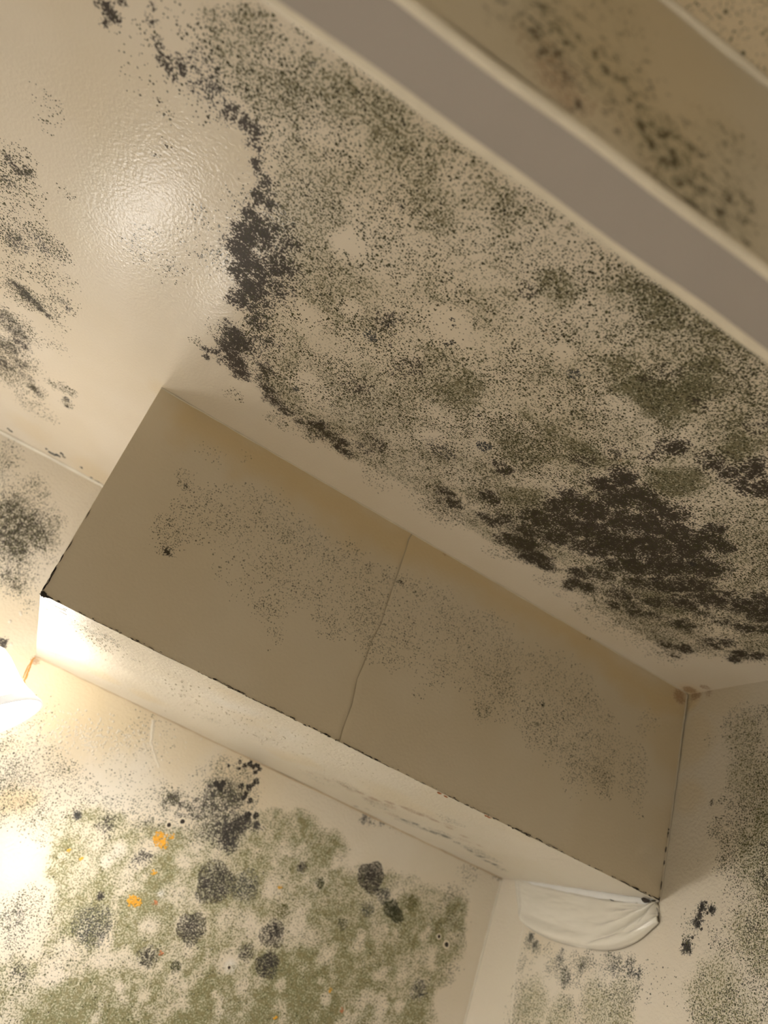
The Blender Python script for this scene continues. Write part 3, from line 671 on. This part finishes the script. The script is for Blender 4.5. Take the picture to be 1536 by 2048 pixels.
for x, y, r, mk, de, so, lb in [
    (430, 1765, 36, D_, .75, .3, 'large round dark colony'), (490, 1772, 28, S_, .42, .5, 'pale grey round colony'), (383, 1856, 27, D_, .75, .35, 'brown-black oval colony'),
    (185, 1850, 36, S_, .32, .4, 'loose grey colony'), (742, 1754, 26, D_, 1.0, .15, 'crisp dark oval colony'), (767, 1791, 14, S_, .7, .4, 'small slate colony'),
    (782, 1817, 15, G_, 1.1, .2, 'blackish green colony'), (795, 1832, 12, G_, 1.1, .2, None), (545, 1868, 24, D_, .8, .6, 'fuzzy dark colony'), (535, 1930, 23, D_, .85, .6, 'fuzzy black colony'),
    (492, 1906, 16, D_, .45, .7, None), (297, 1913, 20, D_, .5, .7, None), (605, 1735, 10, D_, .8, .5, None), (640, 1766, 9, G_, .9, .4, None), (352, 1934, 10, G_, .8, .4, None),
    (838, 1980, 18, S_, .5, .6, None), (735, 1818, 14, S_, .4, .6, None), (686, 1848, 10, G_, .5, .4, None), (822, 1803, 16, O_, .6, .6, 'olive colony'), (562, 1822, 16, O_, .55, .6, 'olive colony'),
    (458, 1668, 20, D_, .7, .5, None), (480, 1646, 16, D_, .6, .5, None), (155, 1632, 7, S_, 1, .3, None), (202, 1793, 6, D_, 1, .3, None)]:
    colony('mould_colony', x, y, r, 1, 0.0, NW, M[mk], wall_front, de, soft=so, label=lb)
for x, y, r in [(500, 1528, 5), (489, 1531, 4), (507, 1533, 4), (515, 1530, 5), (519, 1538, 4), (511, 1545, 4), (520, 1527, 3), (503, 1520, 3), (513, 1562, 5), (499, 1575, 6), (508, 1568, 4), (483, 1573, 5), (488, 1595, 5), (500, 1602, 5), (492, 1588, 4), (432, 1568, 6), (447, 1566, 5), (457, 1532, 3), (478, 1536, 3), (480, 1524, 3), (440, 1575, 7), (496, 1630, 6), (512, 1632, 6)]:
    colony('mould_clump', x, y, r, 1, 0.0, NW, M[D_] if r > 4 else M['dark'], wall_front, 1.8, (.0007, .0014), .1)
for x, y, r, mk in [(320, 1678, 13, 'colony_orange'), (327, 1690, 8, 'colony_orange'), (263, 1800, 9, 'colony_orange'), (275, 1806, 8, 'colony_orange'), (343, 1672, 5, 'colony_orange'), (138, 1700, 3, 'colony_orange'), (162, 1717, 3, 'colony_orange'), (661, 1981, 4, 'colony_orange'), (551, 2035, 4, 'colony_orange'), (560, 1774, 4, 'colony_orange'), (683, 2020, 4, 'colony_red'), (310, 1807, 5, 'colony_red'), (308, 1745, 5, 'colony_orange'), (322, 1907, 4, 'colony_red')]:
    colony('orange_mould_colony', x, y, r, 1, 0.0, NW, M[mk], wall_front, 1.1 if r > 6 else .8, (.0009, .0017), .3, 'bright orange colony' if r > 10 else None)
for x, y, r, mk, de in [(740, 672, 14, S_, .55), (775, 645, 16, D_, .3), (1147, 748, 14, S_, .6), (968, 893, 15, S_, .9), (781, 692, 5, D_, .9), (692, 508, 6, G_, .9), (592, 778, 6, S_, .9), (1167, 580, 5, G_, .9), (958, 832, 4, D_, .9), (625, 128, 8, S_, .5), (805, 410, 12, D_, .3), (905, 640, 6, D_, .8), (908, 650, 4, D_, .9), (905, 685, 6, D_, .8), (893, 690, 6, D_, .5), (333, 292, 4, D_, .8), (318, 202, 4, D_, .9), (1385, 1128, 7, D_, 1), (1310, 1160, 6, D_, 1)]:
    colony('mould_colony', x, y, r, 2, H, NC, M[mk], ceiling, de, (.0005, .0010), .5)
colony('mould_colony', 1085, 1409, 4, 1, YB - .0005, NF, M[G_], None, 1.0, label=None); to_beam(bpy.data.objects[[o.name for o in bpy.data.objects if o.name.startswith('mould_colony')][-1]])
# black clumps along the ceiling edge by the lamp wall
for x, y, r in [(93, 898, 3), (100, 905, 4), (108, 909, 5), (116, 911, 5), (124, 908, 4), (128, 914, 3), (17, 858, 3), (22, 862, 3), (200, 967, 4), (194, 963, 3), (182, 955, 3), (163, 935, 3)]:
    colony('mould_clump', x, y, r, 2, H, NC, M[S_], ceiling, 1.6, (.0008, .0015), .2)
# dark dots at the right wall
for x, y, r in [(1403, 1815, 5), (1396, 1848, 5), (1422, 1818, 5), (1374, 1896, 6), (1392, 1838, 3), (1412, 1803, 3), (1385, 1875, 3), (1400, 1828, 4), (1366, 1888, 3), (1380, 1905, 3), (1416, 1826, 4), (1402, 1858, 3)]:
    colony('mould_clump', x, y, r, 0, 0.0, NR, M[D_], wall_right, 1.4, (.0008, .0014), .2)

# screw holes with a torn rim
for x, y, r in [(338, 1650, 4.5), (365, 1643, 5), (878, 1873, 4), (893, 1889, 5.5), (458, 1935, 3)]:
    c = Vector(onplane(x, y, 1, 0.0)); R = r / CF * 1.25
    prof = [(R * 1.45, 0), (R * 1.2, .0004), (R * 1.0, .0005), (R * .85, .0002)]
    rim = lathe('screw_hole', prof, c, NW, M['cream'], wall_front, 14)
    dk = obj('hole_bottom', [c + Vector((R * .9 * math.cos(k * .7), -.0004, R * .9 * math.sin(k * .7) * random.uniform(.8, 1.2))) for k in range(9)], [tuple(range(9))], M['dark'], rim)

# blistered paint: little domes
def domes(name, spots, ax, val, nrm, m, parent):
    n_ = Vector(nrm); a = n_.orthogonal().normalized(); b = n_.cross(a); V = []; F = []
    for x, y, r in spots:
        c = Vector(onplane(x, y, ax, val)); R = r / CF * 1.15; i = len(V)
        for ring, h in ((1.0, 0), (.72, .38), (.36, .58)):
            for k in range(8):
                w = k * math.pi / 4; V.append(c + (a * math.cos(w) + b * math.sin(w)) * R * ring + n_ * R * h)
        V.append(c + n_ * R * .64)
        for q_ in range(2):
            for k in range(8): F.append((i + q_ * 8 + k, i + q_ * 8 + (k + 1) % 8, i + q_ * 8 + 8 + (k + 1) % 8, i + q_ * 8 + 8 + k))
        for k in range(8): F.append((i + 16 + k, i + 16 + (k + 1) % 8, i + 24))
    o = obj(name, V, F, m, parent, True); o['kind'] = 'stuff'
    return o
sp1 = []
for k in range(420):
    x = random.gauss(190, 75); y = 1476 + (x - 190) * .09 + random.gauss(0, 24)
    if 60 < x < 450: sp1.append((x, y, random.uniform(1.0, 2.6)))
for k in range(160):
    x = random.uniform(0, 150); y = random.gauss(1530, 40); sp1.append((max(x, 2), y, random.uniform(.8, 1.7)))
sp1 += [(20, 1243, 4), (41, 1225, 3.5), (22, 1288, 4), (42, 1229, 3), (157, 1420, 2.5), (172, 1421, 2.5), (179, 1439, 2.5)]
domes('paint_blisters', sp1, 1, 0.0, NW, M['blister'], wall_front)['label'] = 'tiny paint blisters'
sp2 = [(random.gauss(200, 26), 0, random.uniform(1, 2)) for k in range(90)]
sp2 = [(x, 1200 + (x - 80) * .49 + 26 + random.gauss(0, 9), r) for x, y, r in sp2]
sp2 += [(x := random.uniform(330, 620), 1190 + (x - 80) * .49 + 55 + random.gauss(0, 14), random.uniform(1, 2.6)) for k in range(150)]
sp2 += [(x := random.uniform(600, 760), 1190 + (x - 80) * .49 + 40 + random.gauss(0, 16), random.uniform(.8, 1.8)) for k in range(90)]
to_beam(domes('paint_blisters', sp2, 2, ZB - .0005, NU, M['blister'], None))['label'] = 'tiny paint blisters'

# ------------------------------------------------------------------ sagging paint film on the right wall under the beam
def wr(x, y): q = onplane(x, y, 0, 0.0); return np.array([q[1], q[2]])
topl = [(1030, 1754), (1090, 1774), (1150, 1786), (1210, 1798), (1260, 1806), (1296, 1808), (1318, 1804)]
bot = [(1043, 1834), (1062, 1858), (1110, 1882), (1170, 1897), (1225, 1901), (1275, 1884), (1320, 1846)]
def spl(pts, t):
    P = np.array([wr(*p) for p in pts]); n = len(P) - 1
    x = t * n; i = np.clip(np.floor(x).astype(int), 0, n - 1); f = (x - i)[..., None]
    g = lambda k: P[np.clip(k, 0, n)]
    p0, p1, p2, p3 = g(i - 1), g(i), g(i + 1), g(i + 2)
    return .5 * (2 * p1 + (p2 - p0) * f + (2 * p0 - 5 * p1 + 4 * p2 - p3) * f ** 2 + (3 * p1 - p0 - 3 * p2 + p3) * f ** 3)
nu, nv = 90, 60
u, v = np.meshgrid(np.linspace(0, 1, nu), np.linspace(0, 1, nv), indexing='ij')
A = spl(topl, u); Bq = spl(bot, u)
YZ = A * (1 - v[..., None]) + Bq * v[..., None]
span = np.sin(np.pi * np.clip(u * .96 + .02, 0, 1)) ** .55
belly = (np.sin(np.pi * np.clip(v, 0, 1) ** 1.35)) ** .8 * .010 + sstep(v, .70, .93) * sstep(v, 1.0, .955) * .010
out = .0012 + belly * span
# folds running from the upper right corner, pleats at both sides
ang = np.arctan2(v * .75, (1.02 - u) + 1e-6)
rad = np.hypot(v * .75, 1.02 - u)
out += .0050 * np.sin(ang * 15 + 1.0) * np.exp(-((rad - .28) / .22) ** 2) * sstep(u, .45, .7)
out += .0060 * np.exp(-((ang - .80) / .06) ** 2) * sstep(rad, .9, .3)
out -= .0060 * np.exp(-((ang - .95) / .045) ** 2)
out += .0050 * np.exp(-((ang - 1.10) / .05) ** 2) * sstep(rad, .9, .35)
out += .0022 * np.sin((v + .25 * u) * 26) * sstep(u, .6, .85) * sstep(v, .45, .7) * sstep(rad, .9, .3)
out += .0030 * np.exp(-((u - .055 - .05 * v) / .022) ** 2) * sstep(v, .0, .15)
out += (fbm(u * 1.6, v, 5, 3, 50) - .5) * .004
out *= sstep(v, 0, .06) * .8 + .2
out = np.maximum(out, .0006)
P = np.stack([-out, YZ[..., 0], YZ[..., 1]], -1)
Fq = []
for i in range(nu - 1):
    for j in range(nv - 1): Fq.append((i * nv + j, i * nv + j + 1, (i + 1) * nv + j + 1, (i + 1) * nv + j))
film = obj('peeling_paint', P.reshape(-1, 3), Fq, M['film'], wall_right, True)
film['label'] = 'sagging sheet of peeled cream paint under the beam'
md = film.modifiers.new('thick', 'SOLIDIFY'); md.thickness = .0008; md.offset = 1
# bare white plaster where the film has slid down
sa = [(1032, 1754), (1100, 1764), (1170, 1775), (1240, 1787), (1290, 1795), (1312, 1800)]
sb = [(1040, 1760), (1100, 1778), (1170, 1792), (1240, 1804), (1288, 1810), (1308, 1806)]
a_ = spl(sa, np.linspace(0, 1, 40)); b_ = spl(sb, np.linspace(0, 1, 40)); V_ = []; F_ = []
for k in range(40):
    j = rng.normal(0, .0006)
    V_ += [(-.0008, a_[k][0], a_[k][1]), (-.0062, (a_[k][0] + b_[k][0]) / 2, (a_[k][1] + b_[k][1]) / 2 + j), (-.0030, b_[k][0], b_[k][1] + j)]
    if k:
        a0 = 3 * (k - 1); b0 = 3 * k
        F_ += [(a0, a0 + 1, b0 + 1, b0), (a0 + 1, a0 + 2, b0 + 2, b0 + 1)]
obj('bare_plaster_strip', V_, F_, M['bare'], wall_right, True)['label'] = 'white strip of bare plaster above the peeled paint'
# black gaps at the torn corner
for q, w in (([(1283, 1797), (1290, 1801), (1300, 1803)], .006), ([(1314, 1815), (1317, 1828), (1319, 1845)], .0010), ([(1049, 1800), (1053, 1803), (1057, 1799)], .0022), ([(1050, 1832), (1052, 1826)], .0014), ([(1219, 1799), (1228, 1802)], .0012)):
    pp = jig(q, 7, .4)
    ribbon('tear_gap', [onplane(x, y, 0, -.0105) if w > .005 else onplane(x, y, 0, -.004) for x, y in pp], [w * f for f in (.3, .8, 1, 1.1, .9, .7, .3)], NR, M['dark'], wall_right, .0004)

# ------------------------------------------------------------------ lintel close to the camera
lin = link(bpy.data.objects.new('lintel', None)); lin.location = (-1.15, (HY1 + HY2) / 2, HZ)
tag(lin, 'blurred lintel with grey underside crossing the upper right, nearest the camera', 'lintel', kind='structure')
linv = Matrix.Translation(-Vector(lin.location))
def to_lin(o): o.parent = lin; o.matrix_parent_inverse = linv; return o
E_ = .002
lin_uv = uv_of(1, HY2, 0, 2)
spec_lin = {
 'smudge': B('1050,40,90,.5 1110,110,70,.52 1140,165,60,.55 1200,130,90,.36 1170,220,60,.45 1260,220,90,.36 1330,290,70,.55 1390,365,80,.5 1460,420,60,.42 1300,180,90,.34 1500,440,70,.42 1420,300,90,.34', .62),
 'green': B('1100,60,140,.5 1230,150,140,.45 1340,290,120,.6 1400,380,110,.55 1480,330,140,.42 1250,60,140,.36 1500,430,100,.5'),
 'rust': B('1110,140,80,.62 1140,190,70,.6 1060,80,60,.45 1250,230,80,.35 1300,330,60,.4'),
 'yellow': B('1300,100,300,.5'),
}
u_, v_ = np.meshgrid(np.linspace(XL, 0, 260), np.linspace(HZ + .004, H, 40), indexing='ij')
o = to_lin(sheet('near_face', np.stack([u_, np.full(u_.shape, HY2), v_], -1), M['lintel'], lin_uv, spec_lin, 23.0, 0, 2, None)); o['label'] = 'mould-stained face toward the camera'
box_f = to_lin(box('far_face', (XL, HY1 - .006, HZ + .004), (0, HY1, H), M['cream'])) 
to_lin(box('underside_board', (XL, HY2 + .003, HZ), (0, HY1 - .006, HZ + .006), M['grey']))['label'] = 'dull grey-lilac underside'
def bead(name, y, r, z):
    n = 200; pts = [(XL + (0 - XL) * k / (n - 1), y + .0004 * math.sin(k * .9), z + .0003 * math.sin(k * .5)) for k in range(n)]
    return to_lin(tube(name, pts, r, M['cream'], None, 14))
bead('edge_bead', HY1 - .0050, .0058, HZ + .0050)
bead('edge_bead', HY2 + .0030, .0032, HZ + .0022)
trim('trim_6', (XL, HY2 - .001, H - .001), (0, HY2 - .001, H - .001), .0030, M['cream'], 'blurred pale joint between lintel and ceiling', 120, .0001)

# ------------------------------------------------------------------ twin wall lamp
AX = Vector((.722, -.15, -.675)).normalized()
RIM = Vector(onplane(-26, 1449, 1, -.205))
XM = -1.0                                              # middle of the fixture
lamp = link(bpy.data.objects.new('wall_lamp', None)); lamp.location = (XM, 0, H - .36)
tag(lamp, 'glowing wall lamp with white bell glass shades at the left edge', 'lamp')
linv2 = Matrix.Translation(-Vector(lamp.location))
def to_lamp(o): o.parent = lamp; o.matrix_parent_inverse = linv2; return o
prof = [(.0655, 0), (.0650, .004), (.0600, .013), (.0545, .026), (.0505, .042), (.0485, .058), (.0470, .072), (.0435, .084), (.0365, .093), (.0260, .099), (.0180, .101), (.0150, .108)]
inner = [(r - .0025, t + .0006) for r, t in prof]
pr = prof[::-1] + inner
to_lamp(lathe('backplate', [(.001, .022), (.03, .021), (.05, .016), (.058, .006), (.060, 0)], (XM, 0, H - .36), NW, M['brass'], None, 40))
for s in (1, -1):
    ax = Vector((AX.x * s, AX.y, AX.z)); rim = Vector((RIM.x if s > 0 else 2 * XM - RIM.x, RIM.y, RIM.z))
    to_lamp(lathe('lamp_shade', prof[:1:-1] + inner[2:], rim, -ax, M['shade'], None, 32))
    to_lamp(lathe('shade_rim', prof[2::-1] + inner[:3], rim, -ax, M['rim'], None, 48))
    to_lamp(lathe('socket_cup', [(.001, .134), (.012, .133), (.019, .126), (.021, .112), (.0215, .100), (.017, .0995)], rim, -ax, M['brass'], None, 32))
    b_o = rim - ax * .062
    to_lamp(lathe('bulb', [(.001, -.030), (.012, -.027), (.021, -.018), (.0245, -.005), (.022, .010), (.015, .026), (.012, .050)], b_o, -ax, M['bulb'], None, 14))
    top = rim - ax * .130; base = Vector((XM, -.018, H - .36)); pts = []
    for k in range(14):
        t = k / 13; m1 = Vector((XM + s * .004, -.12, H - .335)); m2 = top - ax * .035
        pts.append(base * (1 - t) ** 3 + m1 * 3 * t * (1 - t) ** 2 + m2 * 3 * t * t * (1 - t) + top * t ** 3)
    to_lamp(tube('arm', pts, .006, M['brass'], None, 12))

# ------------------------------------------------------------------ unseen fill light added behind the lintel to lift the shaded areas
DP = Vector((-1.25, -1.95, H))
down = link(bpy.data.objects.new('added_fill_light', None)); down.location = DP
tag(down, 'added fill light in the ceiling behind the camera, unseen', 'lamp')
M['can'] = plain('white_enamel', (.85, .84, .82), .4)
o = lathe('fill_ring', [(.040, -.002), (.055, .001), (.060, .004), (.062, .0)], (0, 0, 0), NC, M['can'], down, 40)
o = lathe('lens', [(.0005, .0008), (.040, .0008)], (0, 0, 0), NC, emit('fill_lens_glass', LAMP_COL, 6.0, (.9, .9, .9)), down, 32)  # glowing disc of the added fill light
sd = bpy.data.lights.new('fill_beam', 'SPOT'); sd.energy = FILL_E; sd.color = LAMP_COL; sd.spot_size = math.radians(80); sd.spot_blend = .5; sd.shadow_soft_size = .04
so = link(bpy.data.objects.new('fill_beam', sd), down); so.location = (0, 0, -.02)
